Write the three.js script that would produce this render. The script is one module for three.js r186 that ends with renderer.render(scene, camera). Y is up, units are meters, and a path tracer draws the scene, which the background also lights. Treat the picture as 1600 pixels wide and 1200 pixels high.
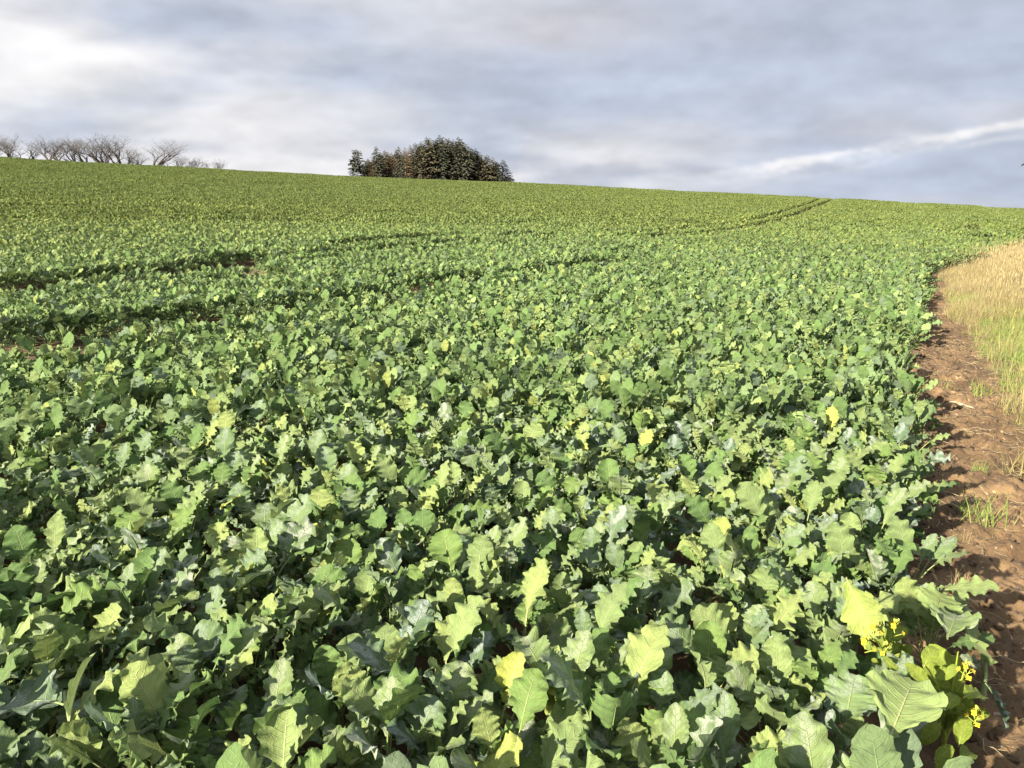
import * as THREE from 'three';
import { mergeGeometries } from 'three/addons/utils/BufferGeometryUtils.js';

// ------------------------------------------------------------------ random and noise
function rng(seed) { let a = seed >>> 0; return () => { a = (a + 0x6D2B79F5) | 0; let t = Math.imul(a ^ (a >>> 15), 1 | a); t = (t + Math.imul(t ^ (t >>> 7), 61 | t)) ^ t; return ((t ^ (t >>> 14)) >>> 0) / 4294967296; }; }
function hash3(x, y, z) { let h = Math.imul(x, 374761393) ^ Math.imul(y, 668265263) ^ Math.imul(z, 2147483647 - 61); h = Math.imul(h ^ (h >>> 13), 1274126177); h ^= h >>> 16; return (h >>> 0) / 4294967296; }
const fade = (t) => t * t * t * (t * (t * 6 - 15) + 10), lerp = (a, b, t) => a + (b - a) * t, clamp = (x, a = 0, b = 1) => Math.min(b, Math.max(a, x));
const smooth = (a, b, x) => { const t = clamp((x - a) / (b - a)); return t * t * (3 - 2 * t); };
function noise3(x, y, z) {
  const X = Math.floor(x), Y = Math.floor(y), Z = Math.floor(z), u = fade(x - X), v = fade(y - Y), w = fade(z - Z);
  const q = (i, j, k) => hash3(X + i, Y + j, Z + k);
  return lerp(lerp(lerp(q(0, 0, 0), q(1, 0, 0), u), lerp(q(0, 1, 0), q(1, 1, 0), u), v), lerp(lerp(q(0, 0, 1), q(1, 0, 1), u), lerp(q(0, 1, 1), q(1, 1, 1), u), v), w);
}
function noise2(x, y, s = 0) {
  const X = Math.floor(x), Y = Math.floor(y), u = fade(x - X), v = fade(y - Y);
  return lerp(lerp(hash3(X, Y, s), hash3(X + 1, Y, s), u), lerp(hash3(X, Y + 1, s), hash3(X + 1, Y + 1, s), u), v);
}
function tile2(x, y, n, s) {       // repeats every n cells
  const X = Math.floor(x), Y = Math.floor(y), u = fade(x - X), v = fade(y - Y), m = (k) => ((k % n) + n) % n;
  return lerp(lerp(hash3(m(X), m(Y), s), hash3(m(X + 1), m(Y), s), u), lerp(hash3(m(X), m(Y + 1), s), hash3(m(X + 1), m(Y + 1), s), u), v);
}
const fbm2 = (x, y, s, o = 4) => { let a = 0, w = 0.5, t = 0; for (let i = 0; i < o; i++) { a += w * noise2(x, y, s + i); t += w; x *= 2.03; y *= 2.03; w *= 0.5; } return a / t; };
const fbm3 = (x, y, z, o = 5) => { let a = 0, w = 0.5, t = 0; for (let i = 0; i < o; i++) { a += w * noise3(x, y, z); t += w; x = x * 2.03 + 7.1; y = y * 2.03 + 3.7; z = z * 2.03 + 1.3; w *= 0.52; } return a / t; };
const toS = (c) => (c <= 0.0031308 ? 12.92 * c : 1.055 * Math.pow(c, 1 / 2.4) - 0.055);
const R = Math.PI / 180;

// ------------------------------------------------------------------ camera, sky, sun, exposure
const scene = new THREE.Scene();
const EYE = 1.5, PITCH = 12.4 * R, FPX = 1203;
const camera = new THREE.PerspectiveCamera(53.02, 4 / 3, 0.05, 3000);
camera.position.set(0, EYE, 0);
camera.rotation.set(-PITCH, 0, 0);
camera.updateMatrixWorld();
const renderer = new THREE.WebGLRenderer({ antialias: true });
renderer.setSize(1024, 768);
renderer.toneMapping = THREE.LinearToneMapping;
const EXPO = 3.6;
renderer.toneMappingExposure = EXPO;
renderer.shadowMap.enabled = true;

const sunDir = new THREE.Vector3(-0.73, 0.45, 0.66).normalize();
const sun = new THREE.DirectionalLight(new THREE.Color().setRGB(1, 0.86, 0.64), 4.9);
sun.position.copy(sunDir).multiplyScalar(120);
sun.target.position.set(0, 0, 0);
sun.castShadow = true;
sun.shadow.radius = 2;
sun.shadow.camera.left = -60; sun.shadow.camera.right = 60; sun.shadow.camera.top = 60; sun.shadow.camera.bottom = -60; sun.shadow.camera.far = 400;
scene.add(sun, sun.target);

function skyTexture() {
  const W = 2048, H = 1024, d = new Float32Array(W * H * 4);
  const blue = [0.475, 0.535, 0.65], lav = [0.53, 0.535, 0.585], grey = [0.44, 0.425, 0.47], white = [0.84, 0.83, 0.84];
  for (let j = 0; j < H; j++) {
    const el = ((j + 0.5) / H - 0.5) * Math.PI, y = Math.sin(el), c = Math.cos(el);
    for (let i = 0; i < W; i++) {
      const o = (j * W + i) * 4;
      if (el < -0.03) { d[o] = 0.14; d[o + 1] = 0.15; d[o + 2] = 0.11; d[o + 3] = 1; continue; }
      const ph = ((i + 0.5) / W - 0.5) * 2 * Math.PI, x = c * Math.cos(ph), z = c * Math.sin(ph);
      const az = Math.atan2(x, -z) / R, e = el / R;                    // azimuth from the view's middle, elevation, degrees
      // cloud layer high above, seen in perspective
      const yy = Math.max(y, 0) + 0.24, px = x / yy, pz = z / yy;
      const big = fbm3(px * 0.55 + 3.1, 0.4, pz * 0.75 + 8.2, 4), mid = fbm3(px * 1.5 + 11, 2.2, pz * 1.9 + 1, 6), fine = fbm3(px * 4.2 + 5, 7.7, pz * 6, 5);
      const wisp = fbm3(az * 0.07 + 40, e * 0.34, 3.3, 6), wisp2 = fbm3(az * 0.22 + 14, e * 0.7, 9.3, 5), mott = fbm3(x * 26 + 3, y * 60, z * 26, 4);
      const sunward = clamp(0.5 + 0.5 * (x * sunDir.x + y * sunDir.y + z * sunDir.z));
      let k = smooth(0.36, 0.66, 0.6 * big + 0.4 * mid);                // cloud against blue
      k = lerp(k, 1, smooth(9, 22, e) * 0.7);
      let col = blue.map((b, n) => lerp(b, lav[n], k));
      const dark = smooth(0.52, 0.74, 0.55 * mid + 0.45 * big + 0.04) * smooth(4, 11, e);
      col = col.map((b, n) => lerp(b, grey[n], dark * 0.75));
      // brighter veil towards the sun's side
      const veil = smooth(0.30, 0.58, 0.4 * mid + 0.35 * wisp + 0.25 * big) * smooth(0.20, 0.42, sunward) * 0.95;
      col = col.map((b, n) => lerp(b, white[n], veil));
      // pale wisps low over the horizon
      const low = smooth(0.40, 0.62, wisp * 0.6 + wisp2 * 0.4) * smooth(8, 2, e) * 0.85 * smooth(22, 2, az);
      col = col.map((b, n) => lerp(b, white[n], low));
      // the long bright streak of cloud rising to the right
      const sa = az + 2.5 * (wisp2 - 0.5), line = 2.95 + (sa - 15.3) * 0.142 + 0.5 * (wisp - 0.5);
      const wide = 0.22 + 0.30 * smooth(14, 22, az) * smooth(32, 24, az) + 0.8 * (wisp2 - 0.45);
      const torn = fbm3(az * 0.30 + 3, (e - 0.142 * az) * 2.6, 5.5, 5), ends = smooth(11, 18, az) * smooth(75, 45, az);
      const st = (Math.exp(-Math.pow((e - line) / Math.max(0.16, (e > line ? 0.5 : 1) * wide), 2)) * (0.2 + 1.5 * smooth(0.34, 0.62, torn)) + 0.45 * Math.exp(-Math.pow((e - line + 0.75) / 0.55, 2)) * smooth(0.42, 0.66, torn)) * ends * 1.2;
      col = col.map((b, n) => lerp(b, white[n], clamp(st) * 0.85));
      const g = 1.05 + 0.30 * (mott - 0.5) + 0.34 * (fine - 0.5) + 0.22 * (mid - 0.5) + 0.07;
      for (let n = 0; n < 3; n++) d[o + n] = col[n] * g / EXPO;
      d[o + 3] = 1;
    }
  }
  const t = new THREE.DataTexture(d, W, H, THREE.RGBAFormat, THREE.FloatType);
  t.mapping = THREE.EquirectangularReflectionMapping; t.magFilter = t.minFilter = THREE.LinearFilter; t.needsUpdate = true;
  return t;
}
scene.background = scene.environment = skyTexture();

// ------------------------------------------------------------------ naming helpers
const used = {};
function numbered(n) { const k = used[n] = (used[n] ?? -1) + 1; return k ? n + '_' + String(k).padStart(3, '0') : n; }
function tag(o, label, category, group, kind) { if (label) o.userData.label = label; if (category) o.userData.category = category; if (group) o.userData.group = group; if (kind) o.userData.kind = kind; return o; }
function base(name, pos = [0, 0, 0], turn = 0) { const o = new THREE.Group(); o.name = numbered(name); o.position.set(...pos); o.rotation.y = turn; scene.add(o); return o; }
function part(name, geo, mat, parent) { const m = new THREE.Mesh(geo, mat); m.name = parent ? name : numbered(name); m.castShadow = m.receiveShadow = true; (parent ?? scene).add(m); return m; }

// ------------------------------------------------------------------ terrain
function ray(px, py) { const dx = (px - 800) / FPX, dy = (600 - py) / FPX, c = Math.cos(PITCH), s = Math.sin(PITCH); return [dx, dy * c - s, -dy * s - c]; }
// skyline of the hill: tangent of the elevation by azimuth; distance of the crest
const SKYLINE = [[0, 246], [270, 259], [540, 273], [800, 282], [1100, 296], [1350, 308], [1600, 321]].map(([px, py]) => { const d = ray(px, py + 6); return [Math.atan2(d[0], -d[2]), d[1] / Math.hypot(d[0], d[2])]; });
function skyTan(az) { const P = SKYLINE; if (az <= P[0][0]) return P[0][1] + Math.min(0.018, (P[0][0] - az) * 0.035); for (let i = 1; i < P.length; i++) if (az <= P[i][0]) return lerp(P[i - 1][1], P[i][1], (az - P[i - 1][0]) / (P[i][0] - P[i - 1][0])); return P[P.length - 1][1] - Math.min(0.03, (az - P[P.length - 1][0]) * 0.05); }
const crest = (az) => lerp(185, 140, smooth(-40, 40, az / R));
function height(x, z) {
  const r = Math.hypot(x, z); if (r < 12) return 0;
  const az = Math.atan2(x, -z), side = Math.cos(az), a = side > 0 ? az : (x > 0 ? Math.PI - az : -Math.PI - az);
  const D = crest(a), Hc = EYE - 0.4 + D * skyTan(a), t = (r - 12) / (D - 12);
  let h = t < 1 ? Math.pow(t, 1.4) * (1 - 0.25 * t ** 4) / 0.75 : 1 + 0.067 * (t - 1) - 0.05 * (t - 1) ** 2;
  h = Math.max(h, 0.6) === h || t < 1 ? h : 0.6;
  return Hc * h * lerp(0.15, 1, smooth(-0.6, 0.3, side)) + 0.12 * (fbm2(x * 0.07, z * 0.07, 5, 2) - 0.5) * smooth(12, 30, r);
}
// a pixel of the 1600 x 1200 view as a direction; the place where that direction meets the ground raised by h
function ground(px, py, h = 0) {
  const d = ray(px, py), n = Math.hypot(d[0], d[2]); let prev = 0.5;
  for (let r = 0.5; r < 320; r *= 1.01) {
    const k = r / n; if (EYE + d[1] * k < height(d[0] * k, d[2] * k) + h) { const m = (prev + r) / 2 / n; return [d[0] * m, d[2] * m]; }
    prev = r;
  }
  return [d[0] * 170 / n, d[2] * 170 / n];
}
const EDGE = [[3, 1.0], [-0.4, 1.16], [-1.5, 1.25], [-2.0, 1.35], [-2.8, 1.62], [-3.5, 1.92], [-4.5, 2.52], [-6.4, 3.45], [-10.4, 5.6], [-14, 7.55], [-16.6, 8.9], [-18.4, 10.0], [-22, 13.2], [-31, 20.4], [-60, 44], [-300, 260]];
const VERGE = [[3, 2.2], [-2, 2.65], [-3.4, 3.1], [-4.1, 3.28], [-5.0, 3.52], [-5.7, 3.85], [-6.8, 4.35], [-8.9, 5.36], [-12.8, 7.3], [-16.4, 9.15], [-18.4, 10.35], [-22, 13.5], [-31, 20.7], [-60, 44.3], [-300, 261]];
function along(P, z) { for (let i = 1; i < P.length; i++) if (z >= P[i][0]) { const t = (z - P[i - 1][0]) / (P[i][0] - P[i - 1][0]); return lerp(P[i - 1][1], P[i][1], clamp(t)); } return P[P.length - 1][1]; }
const edgeX = (z) => along(EDGE, z) + 0.16 * (noise2(z * 1.7, 0.5, 77) - 0.5), vergeX = (z) => along(VERGE, z) + 0.5 * (noise2(z * 0.9, 3.5, 78) - 0.5) + 0.2 * (noise2(z * 3.1, 8.5, 79) - 0.5);

// wheel tracks and thin places in the crop: [half width, pixels of the photograph on the ground ...]
const tracks = [
  [[1.35, 0.65], [-160, 478], [0, 452], [187, 441], [312, 426], [375, 413], [400, 411], [480, 404], [570, 398], [660, 390], [740, 382]],
  [[1.0, 0.6], [-160, 590], [0, 562], [82, 544], [175, 524], [300, 513], [375, 496], [470, 486], [625, 470], [719, 447], [869, 428], [960, 415]],
  [0.44, [1303, 300], [1296, 305], [1260, 321], [1220, 334], [1180, 346], [1140, 354], [1040, 366], [960, 374]],
  [0.44, [1318, 300], [1312, 305], [1285, 320], [1245, 336], [1210, 349], [1165, 361], [1100, 369], [1000, 376]],
  [0.25, [1195, 305], [1230, 309], [1265, 311]], [0.2, [1410, 312], [1418, 322], [1426, 331]], [0.2, [1430, 313], [1436, 330]],
  [0.2, [1537, 322], [1552, 331], [1568, 343]], [0.2, [1550, 323], [1585, 345]],
  [0.3, [1492, 353], [1508, 356], [1507, 362], [1480, 367], [1440, 369]], [0.3, [1520, 354], [1531, 359], [1525, 366], [1495, 369]],
  [0.2, [1380, 356], [1420, 360]], [0.3, [1010, 300], [1130, 304]], [0.15, [1340, 345], [1420, 341]],
  [1.3, [38, 325], [100, 326], [165, 325]], [0.5, [218, 322], [262, 323]], [0.4, [325, 326], [385, 330]], [0.35, [0, 318], [60, 321]],
  [0.7, [540, 386], [700, 372], [840, 372]], [0.2, [950, 401], [1000, 396]],
].map(([w, ...p]) => [w, p.map(([a, b]) => ground(a, b, 0.15))]);
function trackDist(x, z) {
  let best = 9;
  for (const [w, p] of tracks) for (let i = 1; i < p.length; i++) {
    const ax = p[i - 1][0], az = p[i - 1][1], bx = p[i][0] - ax, bz = p[i][1] - az, t = clamp(((x - ax) * bx + (z - az) * bz) / (bx * bx + bz * bz));
    best = Math.min(best, Math.hypot(x - ax - bx * t, z - az - bz * t) - (w.length ? lerp(w[0], w[1], (i - 1 + t) / (p.length - 1)) : w) * (z < -38 ? 1 : 0.75 + 0.5 * noise2(x * 1.3, z * 1.3, 88)));
  }
  return best;
}
const isCrop = (x, z) => z < -0.55 && x < edgeX(z) - 0.1;

// ------------------------------------------------------------------ textures
function dataTex(n, fn, srgb = true, m = n) {
  const d = new Uint8Array(n * m * 4);
  for (let j = 0; j < m; j++) for (let i = 0; i < n; i++) {
    const c = fn((i + 0.5) / n, (j + 0.5) / m), o = (j * n + i) * 4;
    for (let k = 0; k < 3; k++) d[o + k] = clamp(srgb ? toS(Math.max(0, c[k])) : c[k]) * 255;
    d[o + 3] = 255;
  }
  const t = new THREE.DataTexture(d, n, m, THREE.RGBAFormat); t.wrapS = t.wrapT = THREE.RepeatWrapping; t.magFilter = t.minFilter = THREE.LinearFilter;
  if (srgb) t.colorSpace = THREE.SRGBColorSpace; t.needsUpdate = true; return t;
}
// veins of a leaf: 1 on the midrib and the side veins, 0 between; net = the fine mesh of veins
function veins(u, v, seed) {
  const s = (u - 0.5) * 2, a = Math.abs(s), mid = smooth(0.055 * (1.1 - v * 0.85), 0.02 * (1.1 - v * 0.85), a);
  let lat = 0;
  const side = s < 0 ? 0 : 1, wob = 0.03 * (noise2(u * 7, v * 7, seed) - 0.5);
  for (let k = 0; k < 7; k++) {
    const at = 0.02 + k * 0.132 + (side ? 0.05 : 0) + 0.05 * (hash3(k, side, seed) - 0.5), y = v - at - (0.22 - 0.10 * at) * Math.pow(a, 1.15) - wob;
    const w = 0.013 * (1.15 - 0.85 * a);
    lat = Math.max(lat, smooth(w, w * 0.3, Math.abs(y)) * (1 - 0.5 * a));
    const y2 = v - at - 0.05 - 0.42 * Math.max(0, a - 0.35) - 0.22 * 0.4 - wob * 2;        // a fork of the side vein
    if (a > 0.38) lat = Math.max(lat, 0.6 * smooth(w * 0.8, w * 0.2, Math.abs(y2)));
  }
  const n1 = Math.abs(noise2(u * 15, v * 19, seed + 3) - 0.5), n2 = Math.abs(noise2(u * 33, v * 40, seed + 4) - 0.5);
  const net = smooth(0.07, 0.0, n1) * 0.6 + smooth(0.08, 0, n2) * 0.4;
  return [mid, lat, net, a];
}
const mix3 = (a, b, t) => [lerp(a[0], b[0], t), lerp(a[1], b[1], t), lerp(a[2], b[2], t)];
function leafTex(green, vein, o = {}) {
  const sd = o.seed ?? 1;
  return dataTex(512, (u, v) => {
    const [mid, lat, net, a] = veins(u, v, sd), p = fbm2(u * 5, v * 6, sd + 20, 4), q = noise2(u * 70, v * 90, sd + 30);
    let c = green.map((g) => g * (0.72 + 0.5 * p + 0.14 * (q - 0.5)));
    if (o.blotch) c = mix3(c, o.blotch, smooth(0.48, 0.68, fbm2(u * 3.1 + 5, v * 3.4, sd + 50, 4)) * 0.8);
    c = mix3(c, vein, 0.14 * net);
    c = mix3(c, vein, 0.5 * lat); c = mix3(c, vein, mid * 0.9);
    if (o.frost) {                                         // grains of dew and rime, thick in patches
      const m = smooth(0.42, 0.62, fbm2(u * 2.6, v * 2.8, sd + 60, 3) + 0.16 * (v - 0.45)) * o.frost;
      const g = noise2(u * 120, v * 150, sd + 70) * 0.6 + noise2(u * 210, v * 240, sd + 71) * 0.4;
      c = mix3(c, [0.30, 0.36, 0.37], m * 0.45);
      c = mix3(c, [0.52, 0.57, 0.58], smooth(0.56, 0.72, g) * m);
    }
    if (o.spots) { const g = noise2(u * 13, v * 15, sd + 80); if (g > 0.87) c = mix3(c, [0.16, 0.12, 0.05], smooth(0.87, 0.91, g)); }
    return c;
  });
}
const bumpLeaf = dataTex(512, (u, v) => { const [mid, lat, net, a] = veins(u, v, 1), h = clamp(0.62 + 0.24 * (fbm2(u * 12, v * 14, 31, 3) - 0.5) - 0.36 * lat - 0.4 * mid - 0.10 * net); return [h, h, h]; }, false);
const VEIN = [0.26, 0.35, 0.15];
const leafMaps = [
  leafTex([0.138, 0.215, 0.098], VEIN, { seed: 1, frost: 0.42 }),
  leafTex([0.112, 0.198, 0.064], VEIN, { seed: 1 }),
  leafTex([0.195, 0.275, 0.108], [0.36, 0.42, 0.2], { seed: 1 }),
  leafTex([0.098, 0.160, 0.098], VEIN, { seed: 1, frost: 0.95 }),
  leafTex([0.30, 0.37, 0.10], [0.42, 0.45, 0.2], { seed: 1, blotch: [0.2, 0.3, 0.06] }),
];
const leafMat = (o) => new THREE.MeshPhysicalMaterial({ roughness: 0.94, transmission: 0.30, thickness: 0, clearcoat: 0.05, clearcoatRoughness: 0.45, specularIntensity: 0.3, side: THREE.DoubleSide, bumpMap: bumpLeaf, bumpScale: 0.006, ...o });
const leafMats = [];                                         // five looks, three tones of each
for (const m of leafMaps) for (const t of [[0.86, 0.9, 0.92], [1, 1, 1], [1.16, 1.1, 1.0]]) leafMats.push(leafMat({ map: m, color: new THREE.Color().setRGB(...t) }));
const neutral = leafTex([0.55, 0.55, 0.55], [0.95, 0.92, 0.95], { seed: 1 });
const midMat = leafMat({ map: neutral, vertexColors: true });
const farMat = leafMat({ vertexColors: true, bumpMap: null, clearcoat: 0.03 });
const flowerLeafMat = leafMat({ map: leafTex([0.19, 0.27, 0.035], [0.42, 0.46, 0.15], { seed: 1 }) });
const stemMat = new THREE.MeshStandardMaterial({ color: new THREE.Color().setRGB(0.20, 0.26, 0.12), roughness: 0.6 });
const yellowStemMat = new THREE.MeshStandardMaterial({ color: new THREE.Color().setRGB(0.34, 0.42, 0.06), roughness: 0.6 });
const petalMat = new THREE.MeshPhysicalMaterial({ color: new THREE.Color().setRGB(0.62, 0.46, 0.012), roughness: 0.95, transmission: 0.3, thickness: 0, side: THREE.DoubleSide });

const soilH = (u, v) => { let h = 0, w = 0.5; for (let k = 0, n = 6; k < 6; k++, n *= 2) { h += w * tile2(u * n, v * n, n, 90 + k); w *= 0.62; } return h / 1.22; };
const soilTex = dataTex(1024, (u, v) => {
  const h = soilH(u, v), p = tile2(u * 5, v * 5, 5, 60), g = tile2(u * 256, v * 256, 256, 61);
  let c = mix3([0.066, 0.041, 0.022], [0.160, 0.106, 0.057], smooth(0.3, 0.75, h * 0.65 + p * 0.35)).map((x) => x * (0.8 + 0.4 * g));
  const st = tile2(u * 90, v * 22, 22, 62); if (st > 0.93) c = mix3(c, [0.34, 0.26, 0.15], 0.7);
  const pb = tile2(u * 70, v * 70, 70, 63); if (pb > 0.95) c = mix3(c, [0.30, 0.24, 0.19], 0.8);
  return c;
});
const soilBump = dataTex(1024, (u, v) => { const h = clamp(soilH(u, v)); return [h, h, h]; }, false);
const soilMat = new THREE.MeshStandardMaterial({ map: soilTex, bumpMap: soilBump, bumpScale: 0.035, roughness: 0.97 });

// ------------------------------------------------------------------ the setting: ground and bare soil
{
  const rs = [0]; for (let r = 0.4; r < 420; r *= r < 100 ? 1.05 : 1.03) rs.push(r); rs.push(520, 700, 1000);
  const NA = 240, pos = [], uv = [], idx = [];
  rs.forEach((r, i) => { for (let k = 0; k <= NA; k++) { const a = k / NA * 2 * Math.PI, x = r * Math.sin(a), z = -r * Math.cos(a); pos.push(x, height(x, z) - (r < 40 ? 0.03 : 0), z); uv.push(x / 1.6, z / 1.6); } });
  for (let i = 0; i < rs.length - 1; i++) for (let k = 0; k < NA; k++) { const a = i * (NA + 1) + k, b = a + NA + 1; idx.push(a, a + 1, b, a + 1, b + 1, b); }
  const g = new THREE.BufferGeometry(); g.setAttribute('position', new THREE.Float32BufferAttribute(pos, 3)); g.setAttribute('uv', new THREE.Float32BufferAttribute(uv, 2)); g.setIndex(idx); g.computeVertexNormals();
  tag(part('field_ground', g, soilMat), 'brown earth of the field under the crop, rising to the hilltop', null, null, 'structure');
}
const clod = (x, z) => 0.05 * Math.pow(fbm2(x * 10, z * 10, 11, 5), 1.6) * 2 + 0.03 * (fbm2(x * 2.2, z * 2.2, 17, 2) - 0.5) + 0.035 * Math.abs(noise2(x * 24, z * 24, 19) - 0.5);
{
  const pos = [], uv = [], idx = [], NX = 110, zs = []; for (let z = -0.3; z > -19; z -= z > -7 ? 0.022 : 0.05) zs.push(z);
  zs.forEach((z) => { const x0 = along(EDGE, z) - 0.55, x1 = along(VERGE, z) + 0.7; for (let i = 0; i <= NX; i++) { const x = lerp(x0, x1, i / NX); pos.push(x, height(x, z) - 0.004 + clod(x, z), z); uv.push(x / 1.1 + 0.3, z / 1.1); } });
  for (let j = 0; j < zs.length - 1; j++) for (let i = 0; i < NX; i++) { const a = j * (NX + 1) + i, b = a + NX + 1; idx.push(a, a + 1, b, a + 1, b + 1, b); }
  const g = new THREE.BufferGeometry(); g.setAttribute('position', new THREE.Float32BufferAttribute(pos, 3)); g.setAttribute('uv', new THREE.Float32BufferAttribute(uv, 2)); g.setIndex(idx); g.computeVertexNormals();
  tag(part('soil_strip', g, soilMat), 'strip of bare reddish brown soil between the crop and the grass verge', null, null, 'structure');
}

// ------------------------------------------------------------------ leaves
function tube(pts, rads, sides, uvFn) {                        // a tapering round rod through points
  const pos = [], uv = [], idx = [];
  const up = new THREE.Vector3(), t = new THREE.Vector3(), a = new THREE.Vector3(), b = new THREE.Vector3();
  pts.forEach((p, i) => {
    t.subVectors(pts[Math.min(i + 1, pts.length - 1)], pts[Math.max(i - 1, 0)]).normalize();
    up.set(1, 0, 0); if (Math.abs(t.x) > 0.8) up.set(0, 0, 1);
    a.crossVectors(t, up).normalize(); b.crossVectors(t, a);
    for (let k = 0; k < sides; k++) { const f = k / sides * 2 * Math.PI, c = Math.cos(f) * rads[i], s = Math.sin(f) * rads[i]; pos.push(p.x + a.x * c + b.x * s, p.y + a.y * c + b.y * s, p.z + a.z * c + b.z * s); const q = uvFn ? uvFn(i / (pts.length - 1)) : [k / sides, i / (pts.length - 1)]; uv.push(q[0], q[1]); }
  });
  for (let i = 0; i < pts.length - 1; i++) for (let k = 0; k < sides; k++) { const p = i * sides + k, q = i * sides + (k + 1) % sides; idx.push(p, q, p + sides, q, q + sides, p + sides); }
  const g = new THREE.BufferGeometry(); g.setAttribute('position', new THREE.Float32BufferAttribute(pos, 3)); g.setAttribute('uv', new THREE.Float32BufferAttribute(uv, 2)); g.setIndex(idx); g.computeVertexNormals(); return g;
}
function leafGeometry(o) {
  const { seed, L = 0.34, W = 0.07, pet = 0.34, bend = 60, fold = 0.3, ruf = 0.22, teeth = 6, amp = 0.2, nS = 34, nV = 3, twist = 0, rod = 5, entire = false } = o, r = rng(seed);
  const C = []; let y = 0, z = 0; const N = 60, wob = (r() - 0.5) * 30;
  for (let i = 0; i <= N; i++) { const s = i / N, ph = (bend * Math.pow(s, 1.6) + wob * Math.sin(s * 5)) * R; C.push([y, z, ph]); y += Math.cos(ph) * L / N; z += Math.sin(ph) * L / N; }
  const at = (s) => { const f = clamp(s, 0, 1) * N, i = Math.min(N - 1, Math.floor(f)), t = f - i; return [lerp(C[i][0], C[i + 1][0], t), lerp(C[i][1], C[i + 1][1], t), lerp(C[i][2], C[i + 1][2], t)]; };
  const ph0 = r() * 6, ph1 = r() * 6, sideWarp = [0, 1].map(() => [r() * 6, r() * 6, 2.2 + r() * 1.5, 4 + r() * 2]), asym = (r() - 0.5) * 0.3;
  const lobe = (t, side) => { const x = (t + 0.05 * Math.sin(t * 9 + (side ? ph1 : ph0))) * teeth + (side ? ph0 : ph1), f = x - Math.floor(x), big = Math.pow(Math.max(0, Math.sin(Math.PI * f)), 0.6); return (big - 0.55) * (0.55 + 0.75 * hash3(Math.floor(x + (f > 0.5 ? 0.5 : -0.5)), side, seed)); };
  const shape = (t) => Math.pow(Math.max(0, Math.sin(Math.PI * Math.pow(clamp(t, 0.012, 0.995), entire ? 0.7 : 0.95))), 0.55) * (entire ? 1 : 0.86 + 0.2 * smooth(0.1, 0.5, t));
  const pos = [], uv = [], idx = [], M = 2 * nV + 1;
  for (let i = 0; i <= nS; i++) for (let k = -nV; k <= nV; k++) {
    const t = i / nS, v = k / nV, a = Math.abs(v), side = k < 0 ? 0 : 1, w0 = W * shape(t) * (1 + (side ? asym : -asym) * 0.5);
    const deep = amp * (entire ? 0.35 : 1) * (1 + 1.1 * smooth(0.4, 0.05, t));
    const w = w0 * (1 + deep * lobe(t, side) * a * a);
    const s = pet + (1 - pet) * (t + 0.10 * Math.pow(a, 1.4) * (1 - t) * (t > 0.02 ? 1 : 0) + 0.008 * (hash3(i, k, seed) - 0.5) * a);
    const [cy, cz, ph] = at(s), q = sideWarp[side], tw = twist * t;
    const wave = ruf * W * (a * a * (0.55 * Math.sin(q[0] + t * q[2] * 6.28) + 0.5 * Math.sin(q[1] + t * q[3] * 6.28)) + a * 0.09 * Math.sin(t * 6.28 * 5 - a * 4 + q[0]) + (nV > 2 ? a * a * a * 0.12 * Math.sin(t * 6.28 * teeth * 0.9 + q[1]) : 0));
    let X = w * v * Math.cos(fold * a), Z = w * a * Math.sin(fold) * (0.5 + 0.5 * a) + wave; if (t > 0.97) Z *= 0.5;
    const cx = Math.cos(tw), sx = Math.sin(tw), X2 = X * cx - Z * sx, Z2 = X * sx + Z * cx;
    pos.push(X2, cy + Math.sin(ph) * Z2, cz - Math.cos(ph) * Z2); uv.push(0.5 + v * 0.5, t);
  }
  for (let i = 0; i < nS; i++) for (let k = 0; k < M - 1; k++) { const p = i * M + k, q = p + M; (i + k) % 2 ? idx.push(p, p + 1, q, p + 1, q + 1, q) : idx.push(p, p + 1, q + 1, p, q + 1, q); }
  let g = new THREE.BufferGeometry(); g.setAttribute('position', new THREE.Float32BufferAttribute(pos, 3)); g.setAttribute('uv', new THREE.Float32BufferAttribute(uv, 2)); g.setIndex(idx); g.computeVertexNormals();
  if (rod) {
    const pts = [], rads = [], n = rod > 4 ? 9 : 4; for (let i = 0; i <= n; i++) { const s = i / n * (pet + (1 - pet) * 0.72), [cy, cz, ph] = at(s), d = s > pet ? 0.0012 : 0; pts.push(new THREE.Vector3(0, cy - Math.sin(ph) * d, cz + Math.cos(ph) * d)); rads.push(lerp(0.0044, 0.0009, Math.pow(i / n, 0.8)) * L / 0.34); }
    g = mergeGeometries([g, tube(pts, rads, rod > 4 ? 5 : 3, (t) => [0.5, t * 0.5])]);
  }
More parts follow.
